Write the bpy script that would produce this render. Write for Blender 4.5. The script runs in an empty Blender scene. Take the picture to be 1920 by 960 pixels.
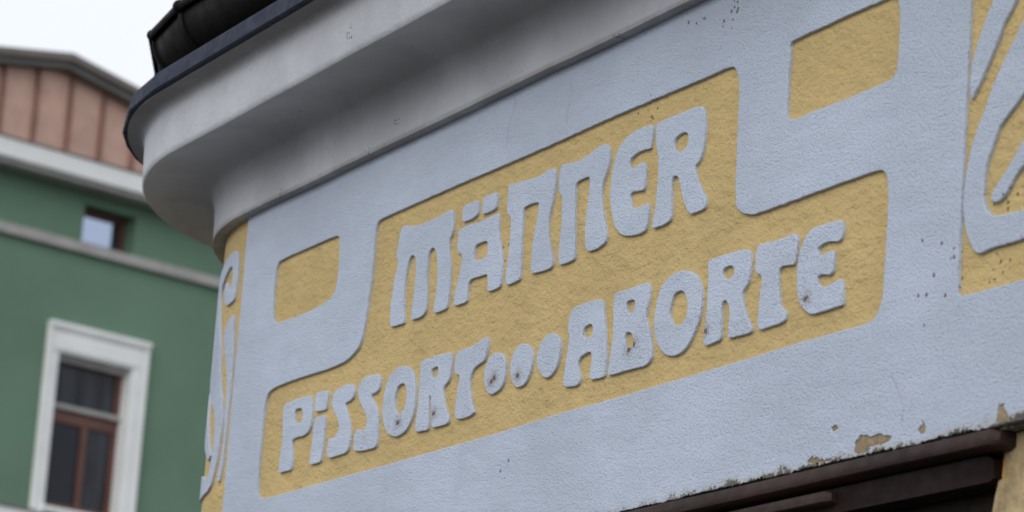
import bpy, bmesh, math, random
from mathutils import Matrix, Vector, noise

random.seed(7)
scene = bpy.context.scene

# ---------------------------------------------------------------- camera
cam_data = bpy.data.cameras.new('camera')
cam = bpy.data.objects.new('camera', cam_data)
scene.collection.objects.link(cam)
scene.camera = cam
cam_data.sensor_width = 36.0
cam_data.lens = 116.25
cam_data.clip_start = 0.05
cam_data.clip_end = 2000.0
pitch, heading, roll = math.atan(1525 / 6200), math.radians(27.11944), math.radians(4.0)
Hh = Vector((-math.cos(heading), math.sin(heading), 0))
Zz = Vector((0, 0, 1))
Fw = math.cos(pitch) * Hh + math.sin(pitch) * Zz
Rt = Vector((Hh.y, -Hh.x, 0))
Up = -math.sin(pitch) * Hh + math.cos(pitch) * Zz
Cx = math.cos(roll) * Rt + math.sin(roll) * Up
Cy = -math.sin(roll) * Rt + math.cos(roll) * Up
m = Matrix((Cx, Cy, -Fw)).transposed().to_4x4()
m.translation = Vector((5.18578, -2.65592, 1.6))
cam.matrix_world = m
cam_data.dof.use_dof = True
cam_data.dof.focus_distance = 5.75
cam_data.dof.aperture_fstop = 7.0

# ---------------------------------------------------------------- overcast sky
SUN_EL, SUN_AZ = math.radians(26), math.radians(142)     # azimuth clockwise from +Y
world = bpy.data.worlds.new('World')
scene.world = world
world.use_nodes = True
wt = world.node_tree
wt.nodes.clear()
wo = wt.nodes.new('ShaderNodeOutputWorld')
sky = wt.nodes.new('ShaderNodeTexSky')
sky.sky_type = 'NISHITA'
sky.sun_disc = False
sky.sun_elevation = SUN_EL
sky.sun_rotation = SUN_AZ
bg_sky = wt.nodes.new('ShaderNodeBackground')
bg_sky.inputs['Strength'].default_value = 0.12
wt.links.new(sky.outputs[0], bg_sky.inputs['Color'])
bg_cloud = wt.nodes.new('ShaderNodeBackground')
bg_cloud.inputs['Color'].default_value = (0.98, 1.01, 1.06, 1)
bg_cloud.inputs['Strength'].default_value = 1.0
tc = wt.nodes.new('ShaderNodeTexCoord')
nz = wt.nodes.new('ShaderNodeTexNoise')
nz.inputs['Scale'].default_value = 3.0
nz.inputs['Detail'].default_value = 4.0
rm = wt.nodes.new('ShaderNodeMapRange')
rm.inputs['From Min'].default_value = 0.3
rm.inputs['From Max'].default_value = 0.7
rm.inputs['To Min'].default_value = 0.88
rm.inputs['To Max'].default_value = 0.97
wt.links.new(tc.outputs['Generated'], nz.inputs['Vector'])
wt.links.new(nz.outputs['Fac'], rm.inputs['Value'])
mx = wt.nodes.new('ShaderNodeMixShader')
wt.links.new(rm.outputs[0], mx.inputs['Fac'])
wt.links.new(bg_sky.outputs[0], mx.inputs[1])
wt.links.new(bg_cloud.outputs[0], mx.inputs[2])
wt.links.new(mx.outputs[0], wo.inputs['Surface'])

sun_data = bpy.data.lights.new('sun', 'SUN')
sun_data.energy = 1.15
sun_data.angle = math.radians(40)
sun_data.color = (1.0, 0.97, 0.93)
sun = bpy.data.objects.new('sun', sun_data)
scene.collection.objects.link(sun)
sd = Vector((math.sin(SUN_AZ) * math.cos(SUN_EL), math.cos(SUN_AZ) * math.cos(SUN_EL), math.sin(SUN_EL)))
sun.rotation_euler = sd.to_track_quat('Z', 'Y').to_euler()
sun.location = (0, -10, 20)

vs = scene.view_settings
vs.view_transform = 'Standard'
vs.look = 'None'
vs.exposure = 0.0
vs.gamma = 1.0
vs.use_curve_mapping = False

# ---------------------------------------------------------------- materials
class NT:
    """small node-tree helper"""
    def __init__(self, name):
        self.mat = bpy.data.materials.new(name)
        self.mat.use_nodes = True
        self.t = self.mat.node_tree
        self.b = self.t.nodes['Principled BSDF']
        self.co = self.t.nodes.new('ShaderNodeTexCoord').outputs['Object']
    def n(self, kind, **kw):
        nd = self.t.nodes.new(kind)
        for k, v in kw.items():
            setattr(nd, k, v)
        return nd
    def link(self, a, b):
        self.t.links.new(a, b)
    def put(self, sock, v):
        if hasattr(v, 'is_output'):
            self.link(v, sock)
        elif isinstance(v, tuple) and len(v) == 3 and sock.type == 'RGBA':
            sock.default_value = (*v, 1)
        else:
            sock.default_value = v
    def noise(self, scale, detail=4.0, rough=0.55, stretch=None, rot=None, distort=0.0):
        v = self.co
        if stretch or rot:
            mp = self.n('ShaderNodeMapping')
            self.link(v, mp.inputs['Vector'])
            if stretch: mp.inputs['Scale'].default_value = stretch
            if rot: mp.inputs['Rotation'].default_value = rot
            v = mp.outputs[0]
        nd = self.n('ShaderNodeTexNoise')
        self.link(v, nd.inputs['Vector'])
        nd.inputs['Scale'].default_value = scale
        nd.inputs['Detail'].default_value = detail
        nd.inputs['Roughness'].default_value = rough
        nd.inputs['Distortion'].default_value = distort
        return nd.outputs['Fac']
    def math(self, op, a, b=None, c=None, clamp=False):
        nd = self.n('ShaderNodeMath', operation=op, use_clamp=clamp)
        self.put(nd.inputs[0], a)
        if b is not None: self.put(nd.inputs[1], b)
        if c is not None: self.put(nd.inputs[2], c)
        return nd.outputs[0]
    def step(self, v, lo, hi, a=0.0, b=1.0):
        nd = self.n('ShaderNodeMapRange', interpolation_type='SMOOTHSTEP')
        self.put(nd.inputs['Value'], v)
        nd.inputs['From Min'].default_value = lo
        nd.inputs['From Max'].default_value = hi
        nd.inputs['To Min'].default_value = a
        nd.inputs['To Max'].default_value = b
        return nd.outputs[0]
    def mix(self, f, a, b):
        nd = self.n('ShaderNodeMix', data_type='RGBA')
        self.put(nd.inputs['Factor'], f)
        self.put(nd.inputs['A'] if False else nd.inputs[6], a)
        self.put(nd.inputs[7], b)
        return nd.outputs[2]
    def bump(self, h, dist, strength=1.0, prev=None):
        nd = self.n('ShaderNodeBump')
        self.put(nd.inputs['Height'], h)
        nd.inputs['Distance'].default_value = dist
        nd.inputs['Strength'].default_value = strength
        if prev is not None: self.link(prev, nd.inputs['Normal'])
        return nd.outputs[0]
    def xyz(self):
        s = self.n('ShaderNodeSeparateXYZ')
        self.link(self.co, s.inputs[0])
        return s.outputs
    def spots(self, pts, rx, rz, flat=True):
        """mask = 1 at each (x, z) in mm fading to 0 at the radius; the wear marks of the place"""
        acc = None
        for p in pts:
            x, z = p[0] / 1000, p[1] / 1000
            k = p[2] if len(p) > 2 else 1.0
            mp = self.n('ShaderNodeMapping')
            self.link(self.co, mp.inputs['Vector'])
            mp.inputs['Location'].default_value = (-x / (rx * k), 0, -z / (rz * k))
            mp.inputs['Scale'].default_value = (1 / (rx * k), 0 if flat else 1 / rx, 1 / (rz * k))
            ln = self.n('ShaderNodeVectorMath', operation='LENGTH')
            self.link(mp.outputs[0], ln.inputs[0])
            v = self.math('SUBTRACT', 1.0, ln.outputs['Value'], clamp=True)
            acc = v if acc is None else self.math('MAXIMUM', acc, v)
        return acc
    def dots(self, mask, scale, size):
        """single round specks of dirt, only inside the mask"""
        v = self.n('ShaderNodeTexVoronoi')
        self.link(self.co, v.inputs['Vector'])
        v.inputs['Scale'].default_value = scale
        s = self.n('ShaderNodeSeparateColor')
        self.link(v.outputs['Color'], s.inputs[0])
        d = self.math('ADD', v.outputs['Distance'], self.math('MULTIPLY', self.math('SUBTRACT', self.noise(500, 2), 0.5), 0.25))
        on = self.step(self.math('ADD', mask, self.math('MULTIPLY', s.outputs[0], 0.8)), 0.78, 0.80)
        on = self.math('MULTIPLY', on, self.step(mask, 0.0, 0.06))
        return self.math('MULTIPLY', on, self.step(d, size + 0.05, size - 0.03))
    def done(self, color, rough=0.85, normal=None, spec=0.3, metal=0.0):
        self.put(self.b.inputs['Base Color'], color)
        self.put(self.b.inputs['Roughness'], rough)
        self.b.inputs['Specular IOR Level'].default_value = spec
        self.put(self.b.inputs['Metallic'], metal)
        if normal is not None: self.link(normal, self.b.inputs['Normal'])
        return self.mat

# ---------------------------------------------------------------- outlines of the plaster relief, (x, z) in mm on the wall face
LETTERS = [
  ('letter',[[(-473,3184),(-450,3178),(-418,3173),(-384,3170),(-344,3171),(-311,3172),(-286,3175),(-269,3175),(-260,3171),(-255,3154),(-254,3132),(-258,3122),(-267,3114),(-266,3101),(-262,3082),(-254,3066),(-251,3047),(-251,3023),(-252,2999),(-256,2978),(-274,2978),(-293,2977),(-309,2979),(-314,2986),(-309,3006),(-307,3033),(-307,3057),(-312,3079),(-319,3099),(-329,3109),(-340,3112),(-350,3106),(-354,3093),(-355,3066),(-349,3040),(-344,3009),(-346,2987),(-366,2980),(-389,2980),(-406,2981),(-410,2990),(-407,3011),(-405,3035),(-404,3062),(-405,3084),(-408,3103),(-418,3112),(-429,3113),(-437,3106),(-443,3091),(-449,3070),(-448,3046),(-445,3017),(-438,2985),(-443,2980),(-474,2981),(-499,2983),(-503,2996),(-505,3025),(-502,3049),(-497,3079),(-487,3106),(-485,3114),(-496,3123),(-496,3132),(-490,3153),(-485,3177)]]),
  ('umlaut_dot',[[(-218,3170),(-201,3172),(-165,3172),(-158,3170),(-153,3155),(-156,3140),(-178,3137),(-211,3137),(-218,3142),(-219,3157)]]),
  ('umlaut_dot',[[(-136,3171),(-119,3173),(-84,3171),(-79,3168),(-79,3154),(-79,3139),(-90,3137),(-131,3136),(-137,3141),(-139,3158)]]),
  ('letter',[[(-218,3129),(-182,3129),(-141,3126),(-101,3128),(-75,3129),(-68,3126),(-65,3110),(-64,3091),(-57,3073),(-47,3052),(-39,3029),(-39,3004),(-40,2983),(-62,2981),(-87,2981),(-93,2985),(-93,3000),(-96,3013),(-100,3017),(-130,3017),(-159,3019),(-172,3014),(-174,2998),(-173,2980),(-182,2976),(-212,2977),(-225,2979),(-230,2984),(-226,3004),(-218,3025),(-211,3049),(-208,3065),(-209,3075),(-224,3080),(-231,3089),(-231,3109),(-231,3124)],[(-155,3082),(-129,3083),(-110,3082),(-104,3076),(-102,3059),(-108,3052),(-135,3052),(-150,3052),(-157,3057),(-157,3070)]]),
  ('letter',[[(-38,3174),(-28,3175),(16,3171),(76,3167),(100,3169),(117,3173),(138,3171),(145,3165),(148,3148),(146,3130),(142,3110),(135,3092),(130,3077),(130,3059),(134,3039),(145,3019),(155,2998),(156,2987),(148,2982),(121,2982),(93,2984),(81,2985),(74,2993),(72,3013),(74,3040),(79,3063),(85,3083),(89,3104),(88,3115),(81,3117),(53,3119),(31,3117),(29,3105),(31,3081),(31,3051),(34,3021),(35,2993),(34,2983),(17,2981),(-11,2980),(-22,2985),(-22,3009),(-18,3035),(-16,3062),(-17,3090),(-18,3110),(-34,3119),(-37,3137),(-36,3157)]]),
  ('letter',[[(165,3172),(189,3169),(220,3165),(250,3166),(286,3172),(309,3177),(325,3175),(337,3168),(341,3158),(341,3137),(334,3118),(323,3105),(320,3088),(324,3066),(333,3040),(344,3017),(348,3002),(343,2992),(321,2987),(291,2986),(279,2992),(272,3001),(268,3029),(269,3056),(272,3082),(275,3106),(275,3121),(269,3126),(244,3126),(226,3124),(224,3113),(226,3085),(229,3055),(234,3017),(238,2983),(220,2981),(187,2981),(178,2987),(175,3010),(179,3040),(179,3077),(177,3104),(171,3113),(161,3121),(160,3142),(162,3163)]]),
  ('letter',[[(488,3174),(488,3159),(485,3142),(484,3130),(464,3133),(441,3133),(422,3129),(415,3124),(415,3117),(419,3111),(433,3109),(452,3114),(463,3113),(470,3104),(472,3086),(471,3060),(449,3063),(429,3065),(422,3061),(425,3051),(430,3040),(441,3035),(461,3035),(481,3037),(489,3033),(490,3012),(486,2995),(481,2986),(458,2985),(424,2988),(401,2995),(382,3007),(367,3028),(357,3053),(350,3075),(351,3099),(355,3125),(365,3147),(380,3165),(402,3172),(430,3177),(464,3176)]]),
  ('letter',[[(500,3174),(527,3174),(570,3173),(611,3174),(637,3172),(652,3168),(657,3157),(663,3142),(664,3122),(661,3101),(656,3082),(646,3072),(636,3067),(639,3056),(650,3037),(664,3020),(676,3008),(678,2996),(675,2988),(657,2986),(629,2986),(618,2995),(607,3010),(595,3032),(588,3050),(582,3061),(570,3065),(562,3061),(562,3041),(566,3018),(567,2993),(560,2987),(538,2985),(511,2985),(503,2990),(507,3005),(512,3026),(514,3057),(514,3085),(512,3108),(506,3123),(500,3139),(499,3162)],[(565,3130),(579,3135),(595,3135),(606,3131),(610,3120),(606,3110),(593,3104),(577,3105),(567,3113),(563,3123)]]),
  ('letter',[[(-978,2902),(-949,2903),(-906,2903),(-870,2903),(-853,2900),(-845,2886),(-840,2867),(-838,2846),(-841,2832),(-851,2823),(-875,2818),(-911,2820),(-928,2817),(-925,2801),(-919,2782),(-917,2761),(-923,2754),(-947,2755),(-978,2755),(-985,2760),(-984,2779),(-981,2806),(-979,2833),(-984,2860),(-986,2885),(-984,2897)],[(-926,2880),(-909,2881),(-892,2878),(-885,2869),(-885,2857),(-896,2851),(-910,2850),(-920,2854),(-925,2864)]]),
  ('letter_dot',[[(-827,2902),(-800,2902),(-770,2900),(-768,2887),(-770,2872),(-772,2858),(-799,2859),(-824,2861),(-828,2875),(-829,2889)]]),
  ('letter',[[(-824,2847),(-811,2851),(-790,2851),(-774,2849),(-771,2834),(-771,2813),(-772,2790),(-774,2767),(-777,2753),(-799,2752),(-827,2753),(-832,2759),(-829,2780),(-827,2803),(-826,2827)]]),
  ('letter',[[(-742,2887),(-730,2894),(-704,2897),(-670,2898),(-655,2896),(-645,2887),(-642,2877),(-645,2866),(-656,2860),(-676,2860),(-681,2856),(-670,2840),(-656,2821),(-646,2805),(-644,2781),(-647,2764),(-657,2756),(-683,2755),(-717,2755),(-738,2755),(-748,2762),(-750,2778),(-748,2792),(-742,2799),(-718,2795),(-709,2802),(-701,2811),(-706,2825),(-723,2840),(-739,2856),(-746,2869),(-745,2880)]]),
  ('letter',[[(-624,2883),(-616,2893),(-601,2900),(-571,2900),(-538,2897),(-527,2891),(-524,2877),(-528,2863),(-544,2859),(-564,2859),(-555,2848),(-537,2833),(-525,2817),(-519,2796),(-519,2773),(-520,2750),(-537,2748),(-577,2749),(-613,2752),(-625,2757),(-626,2776),(-625,2790),(-618,2798),(-602,2796),(-583,2791),(-575,2798),(-572,2812),(-584,2826),(-603,2842),(-617,2856),(-625,2870)]]),
  ('letter',[[(-430,2897),(-404,2892),(-384,2879),(-371,2861),(-364,2840),(-363,2817),(-365,2795),(-376,2777),(-395,2763),(-419,2757),(-444,2758),(-471,2767),(-488,2782),(-500,2800),(-506,2824),(-504,2849),(-497,2871),(-482,2886),(-458,2896)],[(-433,2860),(-417,2859),(-407,2850),(-402,2837),(-403,2818),(-414,2805),(-431,2800),(-443,2808),(-452,2822),(-454,2839),(-448,2854)]]),
  ('letter',[[(-352,2891),(-334,2895),(-297,2894),(-255,2893),(-225,2891),(-219,2884),(-218,2865),(-220,2846),(-227,2833),(-244,2828),(-247,2820),(-241,2802),(-228,2781),(-214,2766),(-213,2757),(-220,2752),(-250,2752),(-279,2753),(-286,2761),(-288,2782),(-293,2807),(-297,2819),(-303,2817),(-302,2797),(-297,2769),(-297,2752),(-322,2753),(-352,2755),(-354,2762),(-352,2782),(-348,2807),(-348,2835),(-349,2863),(-351,2880)],[(-299,2869),(-281,2871),(-273,2867),(-273,2855),(-281,2851),(-296,2852),(-302,2860)]]),
  ('letter',[[(-200,2887),(-177,2889),(-142,2888),(-114,2891),(-97,2896),(-85,2898),(-75,2893),(-74,2878),(-78,2862),(-85,2851),(-101,2848),(-124,2843),(-133,2834),(-137,2822),(-133,2800),(-124,2780),(-113,2765),(-112,2758),(-133,2753),(-168,2754),(-183,2757),(-190,2768),(-190,2789),(-186,2814),(-182,2829),(-180,2839),(-200,2844),(-204,2852),(-203,2871)]]),
  ('dot',[[(-34,2860),(-16,2856),(-5,2847),(2,2832),(3,2813),(-2,2798),(-15,2787),(-39,2782),(-56,2784),(-70,2795),(-79,2812),(-81,2829),(-77,2844),(-64,2856),(-51,2860)]]),
  ('dot',[[(74,2860),(88,2854),(100,2843),(104,2829),(103,2811),(94,2794),(80,2782),(58,2779),(41,2785),(28,2799),(21,2816),(21,2832),(27,2847),(39,2857),(55,2861)]]),
  ('dot',[[(173,2863),(190,2857),(203,2846),(207,2834),(206,2816),(200,2801),(188,2788),(168,2780),(149,2785),(134,2797),(123,2813),(120,2827),(125,2842),(137,2856),(152,2862)]]),
  ('letter',[[(239,2894),(257,2896),(288,2897),(324,2896),(345,2893),(350,2888),(354,2871),(361,2849),(367,2821),(372,2795),(373,2772),(372,2752),(352,2752),(327,2753),(318,2758),(320,2775),(323,2792),(319,2802),(310,2805),(295,2803),(280,2799),(275,2790),(279,2776),(286,2765),(283,2755),(274,2751),(250,2752),(232,2755),(225,2763),(226,2779),(229,2797),(232,2817),(236,2834),(236,2846),(229,2855),(230,2869),(234,2884)],[(291,2852),(304,2854),(315,2853),(320,2847),(319,2837),(309,2832),(294,2832),(286,2838),(286,2847)]]),
  ('letter',[[(390,2895),(407,2896),(441,2895),(475,2896),(497,2896),(506,2892),(511,2884),(510,2867),(505,2850),(500,2836),(510,2821),(519,2804),(527,2783),(530,2765),(525,2756),(511,2749),(482,2750),(444,2751),(405,2751),(386,2751),(382,2757),(385,2775),(389,2797),(392,2822),(391,2847),(387,2873),(388,2888)],[(432,2871),(441,2873),(456,2872),(462,2867),(461,2858),(454,2852),(440,2852),(433,2858)],[(436,2817),(445,2818),(457,2814),(463,2805),(464,2793),(454,2791),(443,2792),(437,2800),(434,2810)]]),
  ('letter',[[(617,2895),(640,2889),(660,2880),(672,2866),(681,2849),(683,2832),(681,2813),(675,2797),(663,2780),(647,2763),(627,2753),(600,2751),(576,2757),(556,2769),(543,2785),(532,2804),(529,2824),(532,2843),(538,2864),(548,2880),(566,2890),(589,2896)],[(600,2860),(614,2860),(626,2854),(635,2841),(638,2828),(635,2814),(624,2805),(608,2802),(594,2807),(583,2819),(580,2830),(583,2844),(590,2856)]]),
  ('letter',[[(697,2898),(729,2898),(769,2897),(808,2895),(823,2891),(829,2877),(829,2856),(824,2836),(812,2827),(806,2820),(812,2803),(820,2787),(833,2771),(842,2759),(839,2752),(816,2752),(771,2753),(768,2760),(770,2781),(771,2799),(765,2812),(755,2820),(745,2816),(746,2796),(749,2774),(748,2756),(730,2754),(704,2752),(692,2760),(694,2780),(698,2804),(699,2837),(699,2865),(695,2884)],[(743,2872),(758,2875),(771,2873),(778,2867),(777,2857),(763,2854),(750,2856),(742,2863)]]),
  ('letter',[[(850,2895),(865,2894),(895,2892),(924,2892),(951,2893),(958,2892),(964,2882),(963,2866),(960,2850),(956,2840),(937,2843),(922,2845),(914,2840),(913,2829),(915,2812),(918,2798),(922,2784),(931,2775),(940,2770),(941,2760),(937,2754),(916,2752),(887,2752),(866,2751),(858,2758),(856,2771),(858,2790),(860,2810),(863,2828),(862,2841),(844,2848),(842,2865),(842,2886)]]),
  ('letter',[[(1019,2892),(1043,2891),(1067,2891),(1086,2888),(1091,2883),(1092,2871),(1089,2859),(1080,2854),(1062,2858),(1042,2860),(1028,2857),(1022,2853),(1028,2843),(1039,2843),(1055,2846),(1066,2846),(1069,2839),(1070,2823),(1069,2810),(1060,2805),(1042,2810),(1026,2810),(1025,2804),(1031,2796),(1043,2791),(1059,2791),(1079,2795),(1092,2796),(1097,2789),(1099,2773),(1101,2751),(1086,2752),(1063,2751),(1031,2751),(1008,2752),(994,2761),(980,2772),(971,2786),(967,2805),(966,2826),(967,2845),(971,2858),(978,2871),(987,2882),(999,2890)]]),
]
PANEL = [(-603,3156),(-603,3200),(-594,3215),(-558,3217),(-474,3217),(-264,3218),(102,3216),(335,3219),(549,3217),(685,3216),(732,3217),(749,3212),(759,3197),(766,3172),(767,3113),(768,3050),(770,2992),(776,2970),(790,2958),(822,2947),(874,2946),(1007,2947),(1115,2947),(1172,2947),(1195,2943),(1206,2932),(1210,2915),(1212,2871),(1210,2816),(1208,2750),(1202,2732),(1189,2716),(1167,2712),(1075,2713),(957,2713),(833,2711),(586,2710),(428,2709),(193,2711),(6,2707),(-364,2708),(-475,2708),(-768,2709),(-1030,2710),(-1066,2713),(-1082,2726),(-1090,2763),(-1089,2823),(-1087,2896),(-1083,2924),(-1070,2939),(-1033,2945),(-918,2946),(-770,2942),(-692,2946),(-657,2956),(-630,2971),(-618,3010),(-610,3060),(-602,3112)]
RECTL = [(-1073,3223),(-938,3223),(-790,3223),(-775,3218),(-771,3210),(-766,3176),(-764,3131),(-772,3106),(-783,3095),(-816,3088),(-893,3082),(-972,3083),(-1035,3083),(-1068,3089),(-1082,3096),(-1089,3131),(-1092,3170),(-1087,3201),(-1083,3215)]
RECTR = [(913,3212),(928,3215),(997,3215),(1091,3217),(1178,3216),(1196,3216),(1212,3211),(1218,3201),(1222,3187),(1223,3151),(1222,3116),(1220,3095),(1215,3087),(1202,3082),(1155,3081),(1083,3080),(1008,3082),(947,3080),(922,3083),(915,3088),(913,3116),(913,3147),(914,3173),(916,3195)]
LEAF1 = [(1460,3142),(1441,3117),(1425,3088),(1412,3057),(1409,3030),(1411,3009),(1415,3002),(1423,3012),(1438,3029),(1453,3049),(1471,3073),(1486,3099),(1501,3113),(1513,3128),(1533,3155),(1482,3171)]
LEAF3 = [(1545,2917),(1522,2893),(1495,2870),(1472,2851),(1469,2843),(1480,2835),(1494,2836),(1510,2846),(1528,2866),(1547,2879)]
CHIP1 = [(1148,2519),(1150,2533),(1164,2544),(1189,2539),(1209,2538),(1246,2531),(1242,2525),(1217,2523),(1190,2523),(1176,2515),(1160,2507)]
CHIP2 = [(1084,2566),(1096,2568),(1103,2563),(1096,2559),(1088,2557)]
CHIP3 = [(1311,2532),(1322,2536),(1325,2542),(1331,2533),(1328,2524),(1317,2526)]
CHIP4 = [(1502,2531),(1507,2541),(1516,2540),(1521,2530),(1532,2515),(1515,2513),(1501,2517)]
CHIP5 = [(1021,2522),(1035,2528),(1050,2523),(1069,2519),(1091,2519),(1080,2513),(1048,2513)]
RUST = [(-38,2813),(-50,2807),(53,2804),(-430,2785),(451,2787),(465,2794),(-276,2781),(700,2778),(996,2780)]
DIRT = [(-808,3660),(-555,3408),(-1083,3361),(459,3211),(481,3211),(606,3317),(747,3318),(735,3303),(1321,2787),(1350,2750),(1318,2728),(1385,2724),(1389,2759),(1479,2766),(1522,2765),(1482,2750),(1494,2837),(-41,3031),(1299,2711),(34,2657)]
LEAF2_LEFT = [(1536,3096),(1519,3075),(1501,3056),(1483,3036),(1465,3010),(1450,2984),(1431,2956)]
LEAF2_FOOT = [(1419,2933),(1407,2888),(1403,2850),(1407,2820),(1418,2794),(1436,2770),(1453,2767),(1472,2770),(1519,2769),(1553,2769)]
LEAF2_BOWL = [(1551,2812),(1517,2813),(1479,2816),(1462,2826),(1451,2846),(1451,2873),(1458,2901),(1473,2927)]
LEAF2_RIGHT = [(1484,2946),(1500,2957),(1518,2968),(1542,2984)]

WHITE = (0.530, 0.597, 0.718)
YELLOW = (0.595, 0.448, 0.208)

def mat_white(name, letters=False):
    t = NT(name)
    X, Y, Z = t.xyz()
    cloudy = t.noise(2.2, 5, 0.6)
    k = 1.11 if letters else 1.0
    col = t.mix(t.step(cloudy, 0.35, 0.7), tuple(c * 0.91 * k for c in WHITE), tuple(min(1, c * 1.05 * k) for c in WHITE))
    streak = t.noise(9, 4, 0.6, stretch=(1.0, 1.0, 0.18))
    col = t.mix(t.step(streak, 0.56, 0.78, 0, 0.18), col, (0.37, 0.395, 0.43))
    coat = t.noise(7, 6, 0.7, stretch=(0.35, 1, 1.8))
    col = t.mix(t.step(coat, 0.42, 0.66, 0, 0.35), col, tuple(c * 0.86 for c in WHITE))
    grain = t.noise(420, 3, 0.6)
    pits = t.noise(230, 2, 0.5)
    if letters:
        lower = t.step(Z, 2.98, 2.86)
        patch = t.math('MULTIPLY', t.step(t.noise(11, 2), 0.42, 0.62), t.math('ADD', t.math('MULTIPLY', lower, 0.8), 0.2))
        speck = t.math('MULTIPLY', t.step(t.noise(300, 2, 0.5), 0.615, 0.66), patch)
        col = t.mix(t.math('MULTIPLY', speck, 0.75), col, (0.17, 0.12, 0.075))
        glow = t.spots(RUST, 0.030, 0.022)
        col = t.mix(t.math('MULTIPLY', glow, 0.25), col, (0.40, 0.29, 0.18))
        rust = t.step(t.math('MULTIPLY', t.spots(RUST, 0.015, 0.011), t.noise(170, 2, 0.5, stretch=(1.6, 1, .6))), 0.27, 0.31)
        col = t.mix(t.math('MULTIPLY', rust, 0.75), col, (0.085, 0.035, 0.015))
        peppers = t.step(t.math('MULTIPLY', t.spots(RUST, 0.05, 0.04), t.noise(260, 2, 0.5)), 0.36, 0.40)
        col = t.mix(t.math('MULTIPLY', peppers, 0.35), col, (0.12, 0.06, 0.03))
    else:
        sp = t.spots(DIRT, 0.05, 0.04)
        speck = t.dots(sp, 62, 0.20)
        col = t.mix(t.math('MULTIPLY', speck, 0.8), col, (0.11, 0.065, 0.032))
        # peppering of dirt seen all over an old limewash
        pep = t.math('MULTIPLY', t.step(t.noise(260, 2, 0.5), 0.70, 0.73), t.step(t.noise(5, 2), 0.48, 0.6))
        col = t.mix(t.math('MULTIPLY', pep, 0.7), col, (0.14, 0.12, 0.10))
        # damp, mossy foot of the band above the door beam
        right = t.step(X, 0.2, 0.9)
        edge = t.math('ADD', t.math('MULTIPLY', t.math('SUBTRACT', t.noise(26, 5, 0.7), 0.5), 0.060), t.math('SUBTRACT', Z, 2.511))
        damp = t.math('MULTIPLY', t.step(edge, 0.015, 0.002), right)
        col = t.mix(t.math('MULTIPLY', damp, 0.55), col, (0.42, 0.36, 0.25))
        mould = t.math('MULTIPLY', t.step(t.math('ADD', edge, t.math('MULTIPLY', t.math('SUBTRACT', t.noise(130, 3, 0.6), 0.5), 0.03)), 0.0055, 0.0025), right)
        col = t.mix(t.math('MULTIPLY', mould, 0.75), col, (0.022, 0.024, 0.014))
    brush = t.noise(150, 3, 0.55, stretch=(0.35, 1, 2.2), rot=(0, math.radians(8), 0))
    trowel = t.noise(14, 3, 0.5, stretch=(0.6, 1, 1.4))
    nrm = t.bump(trowel, 0.0040)
    nrm = t.bump(brush, 0.0008 if not letters else 0.0008, 1.0, nrm)
    nrm = t.bump(grain, 0.0008 if not letters else 0.0016, 1.0, nrm)
    nrm = t.bump(t.step(pits, 0.36, 0.5), 0.0008, 1.0, nrm)
    return t.done(col, 0.9, nrm, 0.2)

def mat_yellow(name):
    t = NT(name)
    blot = t.noise(6, 5, 0.6)
    col = t.mix(t.step(blot, 0.32, 0.7), tuple(c * 0.93 for c in YELLOW), tuple(min(1, c * 1.05) for c in YELLOW))
    worn = t.noise(48, 4, 0.6, stretch=(0.7, 1, 1.3), rot=(0, math.radians(-30), 0))
    col = t.mix(t.step(worn, 0.60, 0.76, 0, 0.30), col, (0.33, 0.25, 0.125))
    sp = t.spots(DIRT, 0.055, 0.05)
    speck = t.dots(sp, 70, 0.22)
    col = t.mix(t.math('MULTIPLY', speck, 0.7), col, (0.06, 0.045, 0.03))
    pep = t.step(t.noise(190, 2, 0.5), 0.69, 0.73)
    col = t.mix(t.math('MULTIPLY', pep, 0.6), col, (0.20, 0.14, 0.07))
    nrm = t.bump(t.noise(20, 3, 0.5), 0.0050)
    nrm = t.bump(worn, 0.0060, 1.0, nrm)
    nrm = t.bump(t.noise(140, 4, 0.6), 0.0028, 1.0, nrm)
    return t.done(col, 0.9, nrm, 0.2)

def mat_plain(name, color, rough=0.6, metal=0.0, spec=0.4, var=0.15, scale=8.0, bump=0.0, bscale=60.0, dark=None, stretch=None):
    t = NT(name)
    v = t.noise(scale, 5, 0.6, stretch=stretch)
    a = tuple(c * (1 - var) for c in color)
    b = tuple(min(1, c * (1 + var)) for c in color)
    col = t.mix(t.step(v, 0.3, 0.7), a, b)
    if dark:
        col = t.mix(t.step(t.noise(scale * 2.3, 6, 0.65), 0.55, 0.75, 0, 0.7), col, dark)
    nrm = t.bump(t.noise(bscale, 4, 0.6, stretch=stretch), bump) if bump else None
    r = t.step(t.noise(scale * 3, 3), 0.3, 0.7, rough * 0.85, min(1, rough * 1.15))
    return t.done(col, r, nrm, spec, metal)

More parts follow.
